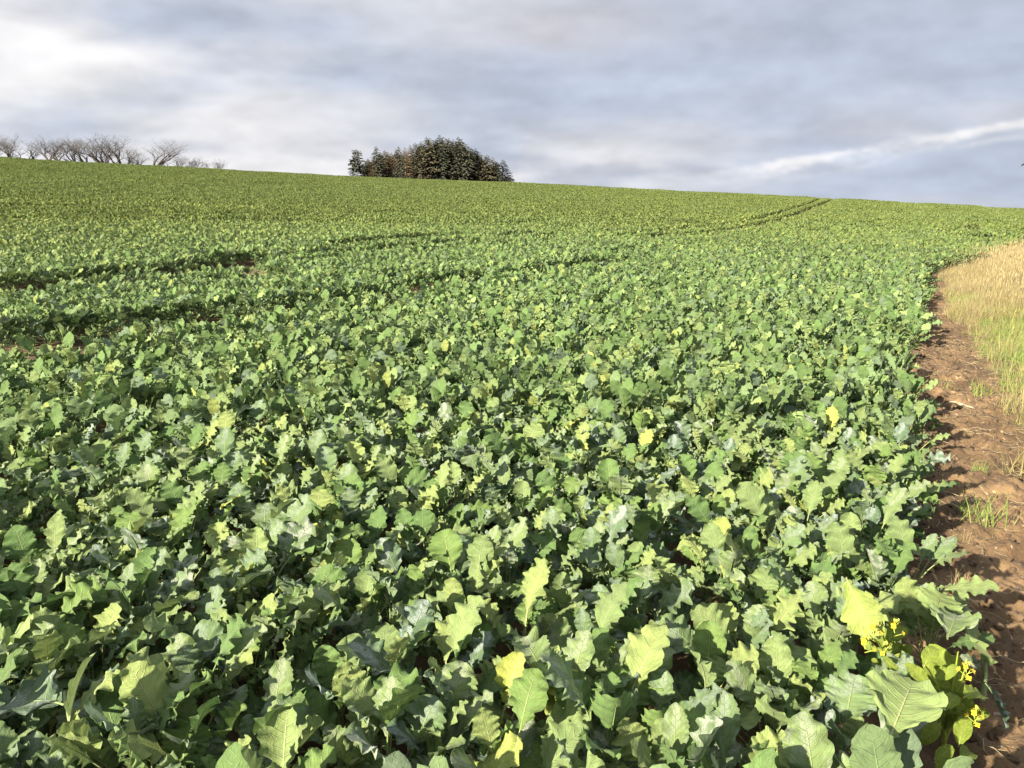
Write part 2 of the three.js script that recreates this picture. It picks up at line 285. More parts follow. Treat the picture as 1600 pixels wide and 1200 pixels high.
  // little leaflets at the foot of the blade, as rape leaves have
  if (!entire && rod > 4) for (const [s0, sd, k] of [[0.80, 1, 1], [0.72, -1, 0.9], [0.55, 1, 0.6], [0.60, -1, 0.55]]) {
    if (r() < 0.35) continue;
    const [cy, cz, ph] = at(pet * s0), P = [], U = [], I = [], len = W * 0.42 * k * (0.8 + 0.5 * r()), wd = len * 0.36, up = 0.25 + r() * 0.3;
    for (let i = 0; i <= 5; i++) for (const e of [-1, 0, 1]) { const t = i / 5, ww = wd * Math.sin(Math.PI * Math.pow(clamp(t, 0.06, 0.97), 0.8)) * (1 + 0.3 * (hash3(i, e + 5, seed) - 0.5)), a = t * len, b = e * ww, zz = a * up - 0.2 * Math.abs(b); P.push(sd * (a * 0.92), cy + Math.cos(ph) * (a * 0.35 + b) + Math.sin(ph) * zz, cz + Math.sin(ph) * (a * 0.35 + b) - Math.cos(ph) * zz); U.push(0.5 + 0.45 * t * sd, 0.3 + 0.1 * e); }
    for (let i = 0; i < 5; i++) for (let e = 0; e < 2; e++) { const p = i * 3 + e; I.push(p, p + 1, p + 3, p + 1, p + 4, p + 3); }
    const h = new THREE.BufferGeometry(); h.setAttribute('position', new THREE.Float32BufferAttribute(P, 3)); h.setAttribute('uv', new THREE.Float32BufferAttribute(U, 2)); h.setIndex(I); h.computeVertexNormals(); g = mergeGeometries([g, h]);
  }
  return g;
}
const params = (i, lod) => { const r = rng(500 + i); return { seed: 40 + i, L: 0.27 + r() * 0.09, W: 0.038 + r() * 0.024, pet: 0.44 + r() * 0.13, bend: [12, 22, 34, 48, 60, 78, 20, 42, 95, 28, 55, 8][i % 12] + r() * 14, fold: -0.1 + r() * 0.75, ruf: 0.2 + r() * 0.32, teeth: 6 + Math.floor(r() * 4), amp: 0.10 + r() * 0.16, twist: (r() - 0.5) * 1.1, ...lod }; };
const NV = 22, nearLeaves = [], midLeaves = [];
for (let i = 0; i < NV; i++) { nearLeaves.push(leafGeometry(params(i, {}))); midLeaves.push(leafGeometry(params(i, { nS: 14, nV: 2, rod: 3 }))); }
// leaves of one plant: [variant, azimuth, tilt, roll, foot height, scale]
function arrangement(r) {
  const n = 12 + Math.floor(r() * 4), out = [], a0 = r() * 6.28;
  for (let k = 0; k < n; k++) {
    const q = k / (n - 1), tilt = lerp(4, 40, Math.pow(q, 0.9)) + (r() - 0.5) * 20;
    let v = Math.floor(r() * NV); if (q < 0.35 && [4, 5, 8].includes(v % 12)) v = (v + 5) % NV;
    out.push([v, a0 + k * 2.4 + (r() - 0.5) * 0.7, tilt * R, (r() - 0.5) * 0.9, lerp(0.13, 0.02, q) + r() * 0.02, (q < 0.15 ? 0.6 + r() * 0.25 : 0.78 + r() * 0.42)]);
  }
  return out;
}
const variantBend = Array.from({ length: NV }, (_, i) => params(i, {}).bend);
function leafMatrix([v, az, tilt, roll, h, s], turn = 0, want = 0.16) {     // leaves turn their faces partly towards the light
  const toSun = sunDir.clone().applyAxisAngle(new THREE.Vector3(0, 1, 0), -turn);
  const m = new THREE.Matrix4().makeRotationY(az); m.multiply(new THREE.Matrix4().makeRotationX(tilt)); m.multiply(new THREE.Matrix4().makeRotationY(roll)); const ph = variantBend[v] * 0.45 * R, nn = new THREE.Vector3(0, Math.sin(ph), -Math.cos(ph)).transformDirection(m), back = nn.dot(toSun) < -0.35; if (!back) m.premultiply(new THREE.Matrix4().makeRotationFromQuaternion(new THREE.Quaternion().slerp(new THREE.Quaternion().setFromUnitVectors(nn, toSun), want)));
  m.scale(new THREE.Vector3(s, s, s));
  m.setPosition(Math.sin(az) * 0.012, h, Math.cos(az) * 0.012); return m;
}
function leafColor(r, yellow = 0) {
  const k = r(), t = 0.82 + r() * 0.4;
  const c = k < 0.04 + yellow ? [0.27, 0.34, 0.105] : k < 0.30 ? [0.19, 0.268, 0.105] : k < 0.36 ? [0.12, 0.18, 0.115] : k < 0.7 ? [0.110, 0.190, 0.064] : [0.138, 0.214, 0.098];
  return c.map((x) => x * t);
}
function tint(g, c) { const n = g.attributes.position.count, a = new Float32Array(n * 3); for (let i = 0; i < n; i++) a.set(c, i * 3); g.setAttribute('color', new THREE.BufferAttribute(a, 3)); return g; }
const midPlants = [];
for (let i = 0; i < 14; i++) { const r = rng(900 + i); midPlants.push(mergeGeometries(arrangement(r).map((a) => tint(midLeaves[a[0]].clone().applyMatrix4(leafMatrix(a)), leafColor(r).map((x) => x / 0.55))))); }
// a square metre and a bit of distant crop
const PATCH = 0.85, patches = [];
for (let i = 0; i < 7; i++) {
  const r = rng(1300 + i), gs = [];
  for (let k = 0; k < 165; k++) {
    const L = 0.085 + r() * 0.06, W = 0.030 + r() * 0.02, b = 40 + r() * 70, P = [], I = [], n = 3; let y = 0, z = 0;
    for (let s = 0; s <= n; s++) { const t = s / n, w = W * Math.sin(Math.PI * Math.pow(0.1 + t * 0.86, 0.8)) * (0.8 + 0.4 * r()), ph = b * t * R; for (const e of [-1, 0, 1]) P.push(e * w, y + (e ? 0.02 + 0.03 * (r() - 0.5) : 0), z - (e ? 0.015 : 0)); y += Math.cos(ph) * L / n; z += Math.sin(ph) * L / n; }
    for (let s = 0; s < n; s++) for (let e = 0; e < 2; e++) { const p = s * 3 + e; I.push(p, p + 1, p + 3, p + 1, p + 4, p + 3); }
    const g = new THREE.BufferGeometry(); g.setAttribute('position', new THREE.Float32BufferAttribute(P, 3)); g.setIndex(I); g.computeVertexNormals();
    const x = (r() - 0.5) * (PATCH + 0.12), zz = (r() - 0.5) * (PATCH + 0.12), hgt = 0.07 + r() * 0.2 + 0.08 * noise2(x * 4 + i * 9, zz * 4, 7);
    g.applyMatrix4(new THREE.Matrix4().makeRotationFromEuler(new THREE.Euler(-0.1 + r() * 0.7, r() * 6.28, (r() - 0.5) * 0.5, 'YXZ'))); g.translate(x, hgt, zz);
    gs.push(tint(g, leafColor(r, -0.035)));
  }
  patches.push(mergeGeometries(gs));
}

// ------------------------------------------------------------------ where the plants stand
const STEP = 0.205, near = [], mid = [];
const inFrame = (x, y, z, m = 0) => { const s = Math.sin(PITCH), c = Math.cos(PITCH), dy = y - EYE, dep = -dy * s - z * c; if (dep < 0.2) return false; const px = 800 + x / dep * FPX, py = 600 - (dy * c - z * s) / dep * FPX; return px > -m && px < 1600 + m && py > -m && py < 1200 + m; };
const MIDR = 37, feet = [[1475, 1165], [1400, 1165], [1385, 1085], [1330, 1050]].map(([a, b]) => ground(a, b, 0.02));
const crowded = (x, z) => (x > 0.85 && z > -1.75) || feet.some(([a, b]) => Math.hypot(x - a, z - b) < 0.12 || Math.hypot(x - a * 0.88, z - b * 0.88) < 0.12);     // room for the flowering plants
for (let i = -150; i <= 150; i++) for (let j = 0; j < 185; j++) {
  const x = (i + 0.85 * (hash3(i, j, 1) - 0.5)) * STEP + (j % 2) * STEP / 2, z = -0.5 - (j + 0.85 * (hash3(i, j, 2) - 0.5)) * STEP, d = Math.hypot(x, z);
  if (d > MIDR || d < 1.28 || crowded(x, z) || !isCrop(x, z)) continue;
  if (Math.abs(x) > -z * 0.74 + 1.6) continue;
  const td = trackDist(x, z), sparse = td < 0; if (td < -0.6 || (sparse && hash3(i, j, 13) > 0.18 + 0.25 * (td > -0.25))) continue;
  const thin = fbm2(x * 0.8, z * 0.8, 33, 3); if (d > 3.2 && thin < 0.25) continue;
  if (hash3(i, j, 6) > lerp(1, 1, smooth(2.5, 7, d))) continue;   // wider apart in front, where they grew larger
  const s = lerp(0.88, 0.79, smooth(2, 7, d)) * (0.86 + 0.26 * fbm2(x * 0.9, z * 0.9, 44, 3) + 0.16 * (hash3(i, j, 3) - 0.5)) * (1 + 0.14 * smooth(0.6, 0.1, td));
  const spot = { x, z, d, s, i, j, turn: hash3(i, j, 4) * 6.28 };
  if (sparse) spot.s *= 0.62;
  (inFrame(x, 0.32, z, 40) ? near : mid).push(spot);
}
near.sort((a, b) => a.d - b.d);
mid.push(...near.splice(292));

let stemGeo;
// ------------------------------------------------------------------ the nearest plants, one by one
function makePlant(spot, r) {
  const g = base('oilseed_rape_plant', [spot.x, height(spot.x, spot.z), spot.z], spot.turn); g.scale.setScalar(spot.s);
  const stem = [0, 0.06, 0.12, 0.17].map((y, i) => new THREE.Vector3(Math.sin(i) * 0.004, y, Math.cos(i) * 0.004)); part('stem', stemGeo ??= tube(stem, [0.011, 0.010, 0.008, 0.004], 7), stemMat, g);
  for (const a of arrangement(r)) {
    const k = r(), low = a[2] > 35 * R, look = k < 0.02 ? 4 : k < (low ? 0.25 : 0.12) ? 3 : k < 0.46 ? 2 : k < 0.70 ? 1 : 0;
    const m = part('leaf', nearLeaves[a[0]], leafMats[look * 3 + Math.floor(r() * 3)], g); leafMatrix(a, spot.turn, 0.12 + 0.22 * r()).decompose(m.position, m.quaternion, m.scale);
    if (look === 4) m.userData.label = 'yellowing leaf'; else if (look === 3) m.userData.label = 'leaf greyed with dew';
  }
  return g;
}

near.forEach((s) => {
  const g = makePlant(s, rng(7000 + s.i * 131 + s.j)), px = 800 + s.x / -s.z * FPX, side = ['far left', 'left', 'middle', 'right', 'far right'][Math.floor(clamp(px / 320, 0, 4.99))];
  const has = (w) => g.children.filter((c) => c.userData.label === w).length, yel = has('yellowing leaf'), dew = has('leaf greyed with dew');
  const look = yel ? 'with a yellowing leaf' : dew > 2 ? 'with several dewy leaves' : dew ? 'with a dewy leaf' : 'all fresh green';
  const where = edgeX(s.z) - s.x < 0.42 ? (s.z > -3.2 ? 'leaning over bare soil at the near crop edge' : 'beside the bare soil strip, further along the edge') : `${s.d < 2.3 ? 'at the very front' : s.d < 3.3 ? 'just behind the front plants' : s.d < 4.3 ? 'a few steps into the crop' : 'further into the crop'}, ${side} of view`;
  tag(g, `rape plant ${look}, ${where}`, 'crop plant', `rape plants ${look}, ${where}`);
});

// ------------------------------------------------------------------ the rest of the crop, nobody could count it
{
  const crop = base('oilseed_rape_crop'); tag(crop, 'dense green oilseed rape crop covering the whole hillside to the skyline', 'crop', null, 'stuff');
  const up = new THREE.Vector3(0, 1, 0), q = new THREE.Quaternion(), m = new THREE.Matrix4(), v = new THREE.Vector3(), sc = new THREE.Vector3(), nrm = new THREE.Vector3(), q2 = new THREE.Quaternion(), col = new THREE.Color();
  // yellower and greener places of the field
  const tone = (x, z, k) => {
    const d = Math.hypot(x, z), a = fbm2(x * 0.05 + 4, z * 0.05, 51, 3), b = fbm2(x * 0.35, z * 0.35, 52, 3);
    const y = clamp(smooth(12, 50, d + 14 * (a - 0.5) + 6 * (b - 0.5)) * (0.75 + 0.5 * a)), t = 0.86 + 0.28 * b + 0.2 * (k - 0.5);
    return [lerp(1, 0.95, y) * t, lerp(1, 0.83, y) * t, lerp(1, 0.62, y) * t];
  };
  function put(name, geos, mat, spots) {
    geos.forEach((g, gi) => {
      const mine = spots.filter((s) => s.g === gi), im = new THREE.InstancedMesh(g, mat, mine.length); im.name = name; im.castShadow = im.receiveShadow = true; im.userData.kind = 'stuff';
      mine.forEach((s, i) => {
        const y = height(s.x, s.z), e = 0.5; nrm.set(y - height(s.x + e, s.z), e, y - height(s.x, s.z + e)).normalize();
        q.setFromAxisAngle(up, s.turn); q2.setFromUnitVectors(up, nrm); q.premultiply(q2);
        m.compose(v.set(s.x, y, s.z), q, sc.set(s.s, s.s * (s.h ?? 1), s.s)); im.setMatrixAt(i, m); im.setColorAt(i, col.setRGB(...s.c));
      });
      crop.add(im);
    });
  }
  const far = [];
  for (let i = -150; i <= 150; i++) for (let j = 25; j < 215; j++) {
    const x = (i + 0.4 * (hash3(i, j, 21) - 0.5)) * PATCH, z = -(j + 0.4 * (hash3(i, j, 22) - 0.5)) * PATCH, d = Math.hypot(x, z);
    if (d < MIDR + 0.3 || d > crest(Math.atan2(x, -z)) + 10 || !isCrop(x, z) || Math.abs(x) > -z * 0.72 + 3) continue;
    const td = trackDist(x, z), lowS = 1;
    if (td < 1.1) {                                        // beside a wheel track: single plants, so that its edge is sharp
      for (let k = 0; k < 16; k++) { const xx = x + ((k % 4) - 1.5 + 0.6 * (hash3(i * 16 + k, j, 31) - 0.5)) * PATCH / 4, zz = z + (Math.floor(k / 4) - 1.5 + 0.6 * (hash3(i * 16 + k, j, 32) - 0.5)) * PATCH / 4; if (trackDist(xx, zz) > 0.02) mid.push({ x: xx, z: zz, i: i * 16 + k, j: j + 900, s: 0.72 + 0.25 * hash3(i * 16 + k, j, 33), turn: hash3(i, j * 9 + k, 34) * 6.28 }); }
      continue;
    }
    far.push({ x, z, g: Math.floor(hash3(i, j, 23) * patches.length), turn: Math.floor(hash3(i, j, 24) * 4) * Math.PI / 2 + (hash3(i, j, 25) - 0.5) * 0.5, s: lowS * (0.95 + 0.25 * hash3(i, j, 26)), h: 0.8 + 0.5 * fbm2(x * 0.3, z * 0.3, 27, 2), c: tone(x, z, hash3(i, j, 28)).map((v) => v * 0.96) });
  }
  for (const s of mid) { s.g = Math.floor(hash3(s.i, s.j, 9) * midPlants.length); s.h = 0.98 + 0.32 * hash3(s.i, s.j, 12); s.turn = (s.turn / 6.28 - 0.5) * 1.8; s.c = tone(s.x, s.z, hash3(s.i, s.j, 10)); }
  put('rape_plants', midPlants, midMat, mid);
  put('rape_plants', patches, farMat, far);
  console.log('near', near.length, 'mid', mid.length, 'far', far.length);
}

// ------------------------------------------------------------------ flowering plants at the corner of the crop
const P3 = (px, py, h) => { const [x, z] = ground(px, py, h); return new THREE.Vector3(x, height(x, z) + h, z); };
const flatLeaves = [0, 1, 2].map((i) => leafGeometry({ seed: 301 + i, L: 1, W: 0.33, pet: 0.12, bend: 26 + 14 * i, fold: 0.35, ruf: 0.2, teeth: 6, amp: 0.22, nS: 34, twist: 0.2 * (i - 1) }));
const smallLeaves = [0, 1, 2].map((i) => leafGeometry({ seed: 321 + i, L: 1, W: 0.26, pet: 0.08, bend: 30 + 20 * i, fold: 0.3, ruf: 0.14, teeth: 5, amp: 0.12, nS: 16, nV: 3, entire: true }));
function leafFromTo(g, geo, mat, a, b, face, k = 1) {          // a leaf from its foot a to its tip b, its upper face turned to "face"
  const y = new THREE.Vector3().subVectors(b, a), L = y.length(); y.normalize();
  const n = new THREE.Vector3(...face).normalize(); n.addScaledVector(y, -n.dot(y)).normalize(); const z = n.clone().negate(), x = new THREE.Vector3().crossVectors(y, z);
  const m = part('leaf', geo, mat, g); m.quaternion.setFromRotationMatrix(new THREE.Matrix4().makeBasis(x, y, z)); m.position.copy(a).sub(g.position); m.scale.set(L * k, L, L); return m;
}
const flowerGeo = (() => {
  const gs = [];
  for (let k = 0; k < 4; k++) { const P = [], I = []; for (let i = 0; i <= 3; i++) { const t = i / 3, w = 0.0042 * Math.sin(Math.PI * Math.pow(0.12 + t * 0.8, 1.3)); P.push(-w, 0.003 + 0.0015 * t * t, t * 0.0095, w, 0.003 + 0.0015 * t * t, t * 0.0095); } for (let i = 0; i < 3; i++) I.push(i * 2, i * 2 + 1, i * 2 + 2, i * 2 + 1, i * 2 + 3, i * 2 + 2); const g = new THREE.BufferGeometry(); g.setAttribute('position', new THREE.Float32BufferAttribute(P, 3)); g.setIndex(I); g.rotateY(k * Math.PI / 2 + 0.3); g.computeVertexNormals(); gs.push(g); }
  return mergeGeometries(gs);
})();
const budGeo = new THREE.SphereGeometry(0.0026, 6, 5); budGeo.scale(1, 1.7, 1);
function raceme(g, tip, dir, r, n) {
  const stalks = [];
  for (let i = 0; i < n; i++) {
    const a = i * 2.4, q = i / n, m = part('flower', flowerGeo, petalMat, g), rad = 0.007 + 0.017 * q; stalks.push(tube([new THREE.Vector3(tip.x, tip.y - q * 0.036 - 0.012, tip.z).sub(g.position), new THREE.Vector3(tip.x + Math.cos(a) * rad, tip.y - q * 0.032, tip.z + Math.sin(a) * rad).sub(g.position)], [0.0011, 0.0008], 4));
    m.position.set(tip.x + Math.cos(a) * rad, tip.y - q * 0.032 + 0.002, tip.z + Math.sin(a) * rad).sub(g.position);
    m.quaternion.setFromUnitVectors(new THREE.Vector3(0, 1, 0), new THREE.Vector3(Math.cos(a) * 0.9, 0.6, Math.sin(a) * 0.9).normalize()); m.scale.setScalar(0.55 + 0.35 * r());
  }
  part('flower_stalk', mergeGeometries(stalks), yellowStemMat, g);
  for (let i = 0; i < 5; i++) { const m = part('bud', budGeo, yellowStemMat, g); m.position.set(tip.x + (r() - 0.5) * 0.009, tip.y + 0.004 + r() * 0.007, tip.z + (r() - 0.5) * 0.009).sub(g.position); }
}
function floweringPlant(label, foot, heads, leaves, seed) {
  const r = rng(seed), g = base('flowering_rape_plant', [foot.x, foot.y, foot.z]); tag(g, label, 'flowering plant');
  for (const [px, py, h, n] of heads) {
    const tip = P3(px, py, h), a = new THREE.Vector3(), c = tip.clone().sub(g.position), pts = [];
    for (let i = 0; i <= 7; i++) { const t = i / 7; pts.push(new THREE.Vector3(lerp(0, c.x, t * t * 0.6 + t * 0.4), lerp(0, c.y, t * 1.15 - 0.15 * t * t), lerp(0, c.z, t * t * 0.6 + t * 0.4)).add(new THREE.Vector3((r() - 0.5) * 0.006, 0, (r() - 0.5) * 0.006))); }
    pts[7].copy(c); part('stem', tube(pts, pts.map((_, i) => 0.0045 - 0.0004 * i), 6), yellowStemMat, g);
    if (n) raceme(g, tip, c, r, n);
    for (let k = 0; k < 4; k++) { const p = pts[2 + k].clone().add(g.position), an = r() * 6.28, L = 0.05 + r() * 0.05, d = new THREE.Vector3(Math.cos(an) * 0.8, 0.75, Math.sin(an) * 0.8).multiplyScalar(L); leafFromTo(g, smallLeaves[k % 3], flowerLeafMat, p, p.clone().add(d), [-0.5, 0.7, 0.6]); }
  }
  for (const [px0, py0, h0, px1, py1, h1, kind, mat, face, k] of leaves) leafFromTo(g, kind, mat, P3(px0, py0, h0), P3(px1, py1, h1), face ?? [-0.5, 0.55, 0.65], k);
  return g;
}
const L0 = flatLeaves, S0 = smallLeaves, F = flowerLeafMat, gm = (k, t = 1) => leafMats[k * 3 + t];
floweringPlant('yellow-green flowering rape plant with two flower heads, lower right corner at the soil edge', P3(1475, 1165, 0.02),
  [[1512, 1036, 0.36, 7], [1525, 1108, 0.30, 7], [1497, 1020, 0.40, 0], [1460, 1085, 0.33, 4], [1442, 1035, 0.40, 0]],
  [[1443, 1045, 0.40, 1462, 1008, 0.44, S0[0], F], [1450, 1070, 0.36, 1425, 1043, 0.41, S0[1], F, null, 0.9], [1480, 1110, 0.29, 1497, 1068, 0.33, S0[2], F, null, 1.0], [1498, 1165, 0.2, 1510, 1110, 0.27, S0[1], F, null, 0.9], [1505, 1090, 0.3, 1548, 1066, 0.32, S0[2], F, [-0.2, 0.9, 0.3]], [1470, 1130, 0.25, 1440, 1160, 0.2, S0[0], F], [1500, 1190, 0.15, 1530, 1160, 0.17, S0[2], F, null, 0.9], [1460, 1190, 0.2, 1490, 1160, 0.24, S0[0], F], [1480, 1225, 0.15, 1475, 1170, 0.2, S0[1], F, null, 1.0]], 71);
floweringPlant('slender flowering rape plant with small yellow flowers in front of a pale sunlit leaf', P3(1385, 1085, 0.02),
  [[1367, 976, 0.47, 6], [1354, 996, 0.45, 4], [1400, 972, 0.45, 4], [1384, 1012, 0.42, 2], [1378, 1062, 0.34, 3]], [[1372, 1020, 0.40, 1345, 1000, 0.42, S0[2], F], [1385, 1030, 0.38, 1405, 1050, 0.36, S0[0], F]], 72);
function bigLeafPlant(label, px, py, leaves, seed) { const r = rng(seed), f = P3(px, py, 0.02), g = base('oilseed_rape_plant', [f.x, f.y, f.z]); tag(g, label, 'crop plant'); part('stem', stemGeo, stemMat, g); for (const [a, b, c, d, e, h, kind, mat, face, k] of leaves) { const A = P3(a, b, c); leafFromTo(g, kind, mat, A, P3(d, e, h), face ?? [-0.5, 0.5, 0.7], k); const l = A.clone().sub(g.position), s0 = new THREE.Vector3(0, 0.12, 0), mid1 = s0.clone().lerp(l, 0.5); mid1.y += 0.02; part('leaf_stalk', tube([s0, mid1, l], [0.005, 0.0045, 0.004], 6), stemMat, g); } return g; }
bigLeafPlant('rape plant with one very big lobed leaf, left of the flowers, lower right corner', 1400, 1165, [[1388, 1160, 0.34, 1432, 1048, 0.42, L0[0], gm(2), [-0.4, 0.6, 0.7], 1.15]], 81);
bigLeafPlant('rape plant with a pale lemon-coloured sunlit leaf hanging behind the small yellow flowers', 1330, 1050, [[1322, 905, 0.52, 1357, 992, 0.44, L0[1], gm(4, 0), [-0.9, 0.5, 0.3], 0.95]], 82);
bigLeafPlant('rape plant at the soil edge with a long leaf arching out over the bare earth', 1480, 1010, [[1492, 975, 0.33, 1570, 1006, 0.24, L0[2], gm(2), [-0.2, 1, 0.4], 0.9], [1480, 1000, 0.34, 1500, 945, 0.36, L0[0], gm(0, 2)]], 83);
bigLeafPlant('rape plant with a dark dewy leaf lying over the bare earth, far lower right corner', 1530, 1110, [[1540, 1065, 0.2, 1592, 1132, 0.12, L0[1], gm(3, 0), [0.75, 0.6, 0.3], 0.8]], 84);
bigLeafPlant('rape plant with one smooth upright bright green leaf near the lower left corner', 110, 1140, [[108, 1125, 0.36, 128, 1012, 0.5, S0[0], gm(2, 1), [-0.9, 0.3, 0.25], 1.3], [100, 1100, 0.36, -20, 1060, 0.38, L0[2], gm(3, 1), [0, 1, 0.25]]], 85);

// ------------------------------------------------------------------ grass verge, tufts, clods and straw on the soil
const grassMat = new THREE.MeshPhysicalMaterial({ vertexColors: true, roughness: 0.93, transmission: 0.25, thickness: 0, side: THREE.DoubleSide, color: 0xffffff });
function bladeClump(seed, o) {
  const r = rng(seed), P = [], I = [], C = [];
  for (let k = 0; k < o.n; k++) {
    const L = o.h * (0.55 + 0.7 * r()), an = r() * 6.28, dx = Math.cos(an), dz = Math.sin(an), x0 = (r() - 0.5) * o.spread, z0 = (r() - 0.5) * o.spread, lean0 = r() * o.lean, bend = o.bend * (0.3 + r()), w = o.w * (0.7 + 0.6 * r()), n = 4, off = P.length / 3, c = o.cols[Math.floor(r() * o.cols.length)], tn = 0.8 + 0.4 * r();
    let y = -0.005, q = 0;
    for (let i = 0; i <= n; i++) { const t = i / n, ph = (lean0 + bend * t * t) * R, ww = w * (1 - t * t * 0.9); P.push(x0 + dx * q - dz * ww, y, z0 + dz * q + dx * ww, x0 + dx * q + dz * ww, y, z0 + dz * q - dx * ww); C.push(...c.map((v) => v * tn), ...c.map((v) => v * tn)); y += Math.cos(ph) * L / n; q += Math.sin(ph) * L / n; if (y < 0.004) y = 0.004 + 0.01 * r(); }
    for (let i = 0; i < n; i++) I.push(off + i * 2, off + i * 2 + 1, off + i * 2 + 2, off + i * 2 + 1, off + i * 2 + 3, off + i * 2 + 2);
    if (o.seedHead && r() < 0.5) { const a = P.length / 3, hx = x0 + dx * q, hz = z0 + dz * q; for (const [u, v, s] of [[0, 0, 0.001], [0.03, 0.004, 0.004], [0.07, 0.004, 0.001]]) { P.push(hx - dz * s, y + u, hz + dx * s, hx + dz * s, y + u, hz - dx * s); C.push(...c, ...c); } I.push(a, a + 1, a + 2, a + 1, a + 3, a + 2, a + 2, a + 3, a + 4, a + 3, a + 5, a + 4); }
  }
  const g = new THREE.BufferGeometry(); g.setAttribute('position', new THREE.Float32BufferAttribute(P, 3)); g.setAttribute('color', new THREE.Float32BufferAttribute(C, 3)); g.setIndex(I); g.computeVertexNormals(); return g;
}
const STRAW = [[0.285, 0.235, 0.118], [0.215, 0.178, 0.082], [0.325, 0.28, 0.16]], OLIVE = [[0.21, 0.21, 0.058], [0.27, 0.24, 0.08], [0.15, 0.18, 0.042], [0.31, 0.26, 0.12]], GREEN = [[0.13, 0.21, 0.035], [0.17, 0.25, 0.05], [0.24, 0.27, 0.07]];
const clumps = [
  ...[0, 1, 2].map((i) => bladeClump(401 + i, { n: 46, h: 0.28, spread: 0.24, lean: 72, bend: 85, w: 0.0022, cols: OLIVE })),
  ...[0, 1, 2].map((i) => bladeClump(411 + i, { n: 40, h: 0.46, spread: 0.22, lean: 22, bend: 45, w: 0.0018, cols: STRAW, seedHead: true })),
  ...[0, 1].map((i) => bladeClump(421 + i, { n: 44, h: 0.19, spread: 0.18, lean: 55, bend: 80, w: 0.0024, cols: GREEN })),
  ...[0, 1].map((i) => bladeClump(431 + i, { n: 54, h: 0.30, spread: 0.24, lean: 58, bend: 80, w: 0.002, cols: STRAW })),
];
{
  const verge = base('grass_verge'); tag(verge, 'dry straw and olive grass of the verge beside the bare soil strip', 'grass', null, 'stuff');
  const lists = clumps.map(() => []), S = 0.105;
  for (let j = 0; j < 440; j++) for (let i = 0; i < 260; i++) {
    const z = -2.2 - (j + hash3(i, j, 61) - 0.5) * S, x = along(VERGE, z) - 0.5 + (i + hash3(i, j, 62) - 0.5) * S; if (x > -z * 0.70 + 1.3 || x > 40) break;
    const into = x - vergeX(z); if (into < 0 || (z < -26 && hash3(i, j, 63) < 0.4) || hash3(i, j, 64) < 0.25 * smooth(0.4, 0, into)) continue;
    const n = fbm2(x * 0.8, z * 0.8, 65, 3), back = smooth(-9, -15.5, z + 4 * (n - 0.5)), green = fbm2(x * 1.1 + 9, z * 1.1, 66, 3), inner = smooth(0.5, 1.5, into + (n - 0.5));
    const k = hash3(i, j, 67); let t;
    if (green > 0.54 && back < 0.6 && k < 0.8) t = 6 + (k < 0.4 ? 0 : 1);
    else if (k < 0.06 + 0.45 * Math.max(back * smooth(0.5, 1.6, into), inner * smooth(1.0, 1.9, into) * smooth(-7, -10, z))) t = 3 + Math.floor(hash3(i, j, 68) * 3);
    else if (hash3(i, j, 69) < 0.2 + 0.5 * back) t = 8 + (k < 0.5 ? 0 : 1);
    else t = Math.floor(hash3(i, j, 70) * 3);
    const rise = 0.5 + 0.55 * n + 0.25 * smooth(0, 0.6, into);
    lists[t].push([x, z, hash3(i, j, 71) * 6.28, (t >= 3 && t < 6 ? lerp(0.65, 0.95, back) : 1) * rise, 0.88 + 0.35 * hash3(i, j, 72)]);
  }
  let total = 0; const m = new THREE.Matrix4(), q = new THREE.Quaternion(), up = new THREE.Vector3(0, 1, 0), c = new THREE.Color();
  lists.forEach((l, t) => { const im = new THREE.InstancedMesh(clumps[t], grassMat, l.length); im.name = 'grass_blades'; im.userData.kind = 'stuff'; im.castShadow = im.receiveShadow = true; l.forEach(([x, z, a, s, b], i) => { im.setMatrixAt(i, m.compose(new THREE.Vector3(x, height(x, z), z), q.setFromAxisAngle(up, a), new THREE.Vector3(s, s, s))); im.setColorAt(i, c.setRGB(b, b, b)); }); verge.add(im); total += l.length; });
  console.log('grass clumps', total);
}
const soilY = (x, z) => height(x, z) - 0.004 + clod(x, z);
[[1535, 826, 6, 1.0, 'bright green grass tuft on the bare soil, level with the big leaves'], [1512, 806, 6, 0.6, 'small thin green grass tuft just left of the brighter tuft on the soil'], [1497, 848, 9, 0.28, 'small dry grass tuft on the soil below the bright green tuft'], [1475, 612, 0, 0.6, 'dull grass tuft on the left of the bare soil strip, above the pale stalk'], [1532, 618, 7, 0.9, 'dark green grass tuft at the verge edge beside the pale straw stalk'], [1528, 742, 6, 0.45, 'tiny yellow-green seedling tuft in a sunlit patch of the bare soil'], [1500, 935, 8, 0.35, 'dry matted grass wisp on the soil beside the overhanging leaves'], [1590, 745, 1, 0.8, 'drooping grass tuft at the right border of the view on the soil']].forEach(([px, py, t, s, label]) => {
  const [x, z] = ground(px, py, 0.02), m = part('grass_tuft', clumps[t], grassMat); m.name = 'grass_tuft' + (used['grass_tuft'] ? '_' + String(used['grass_tuft']).padStart(3, '0') : ''); m.position.set(x, soilY(x, z), z); m.scale.setScalar(s); m.rotation.y = px; tag(m, label, 'grass tuft');
});
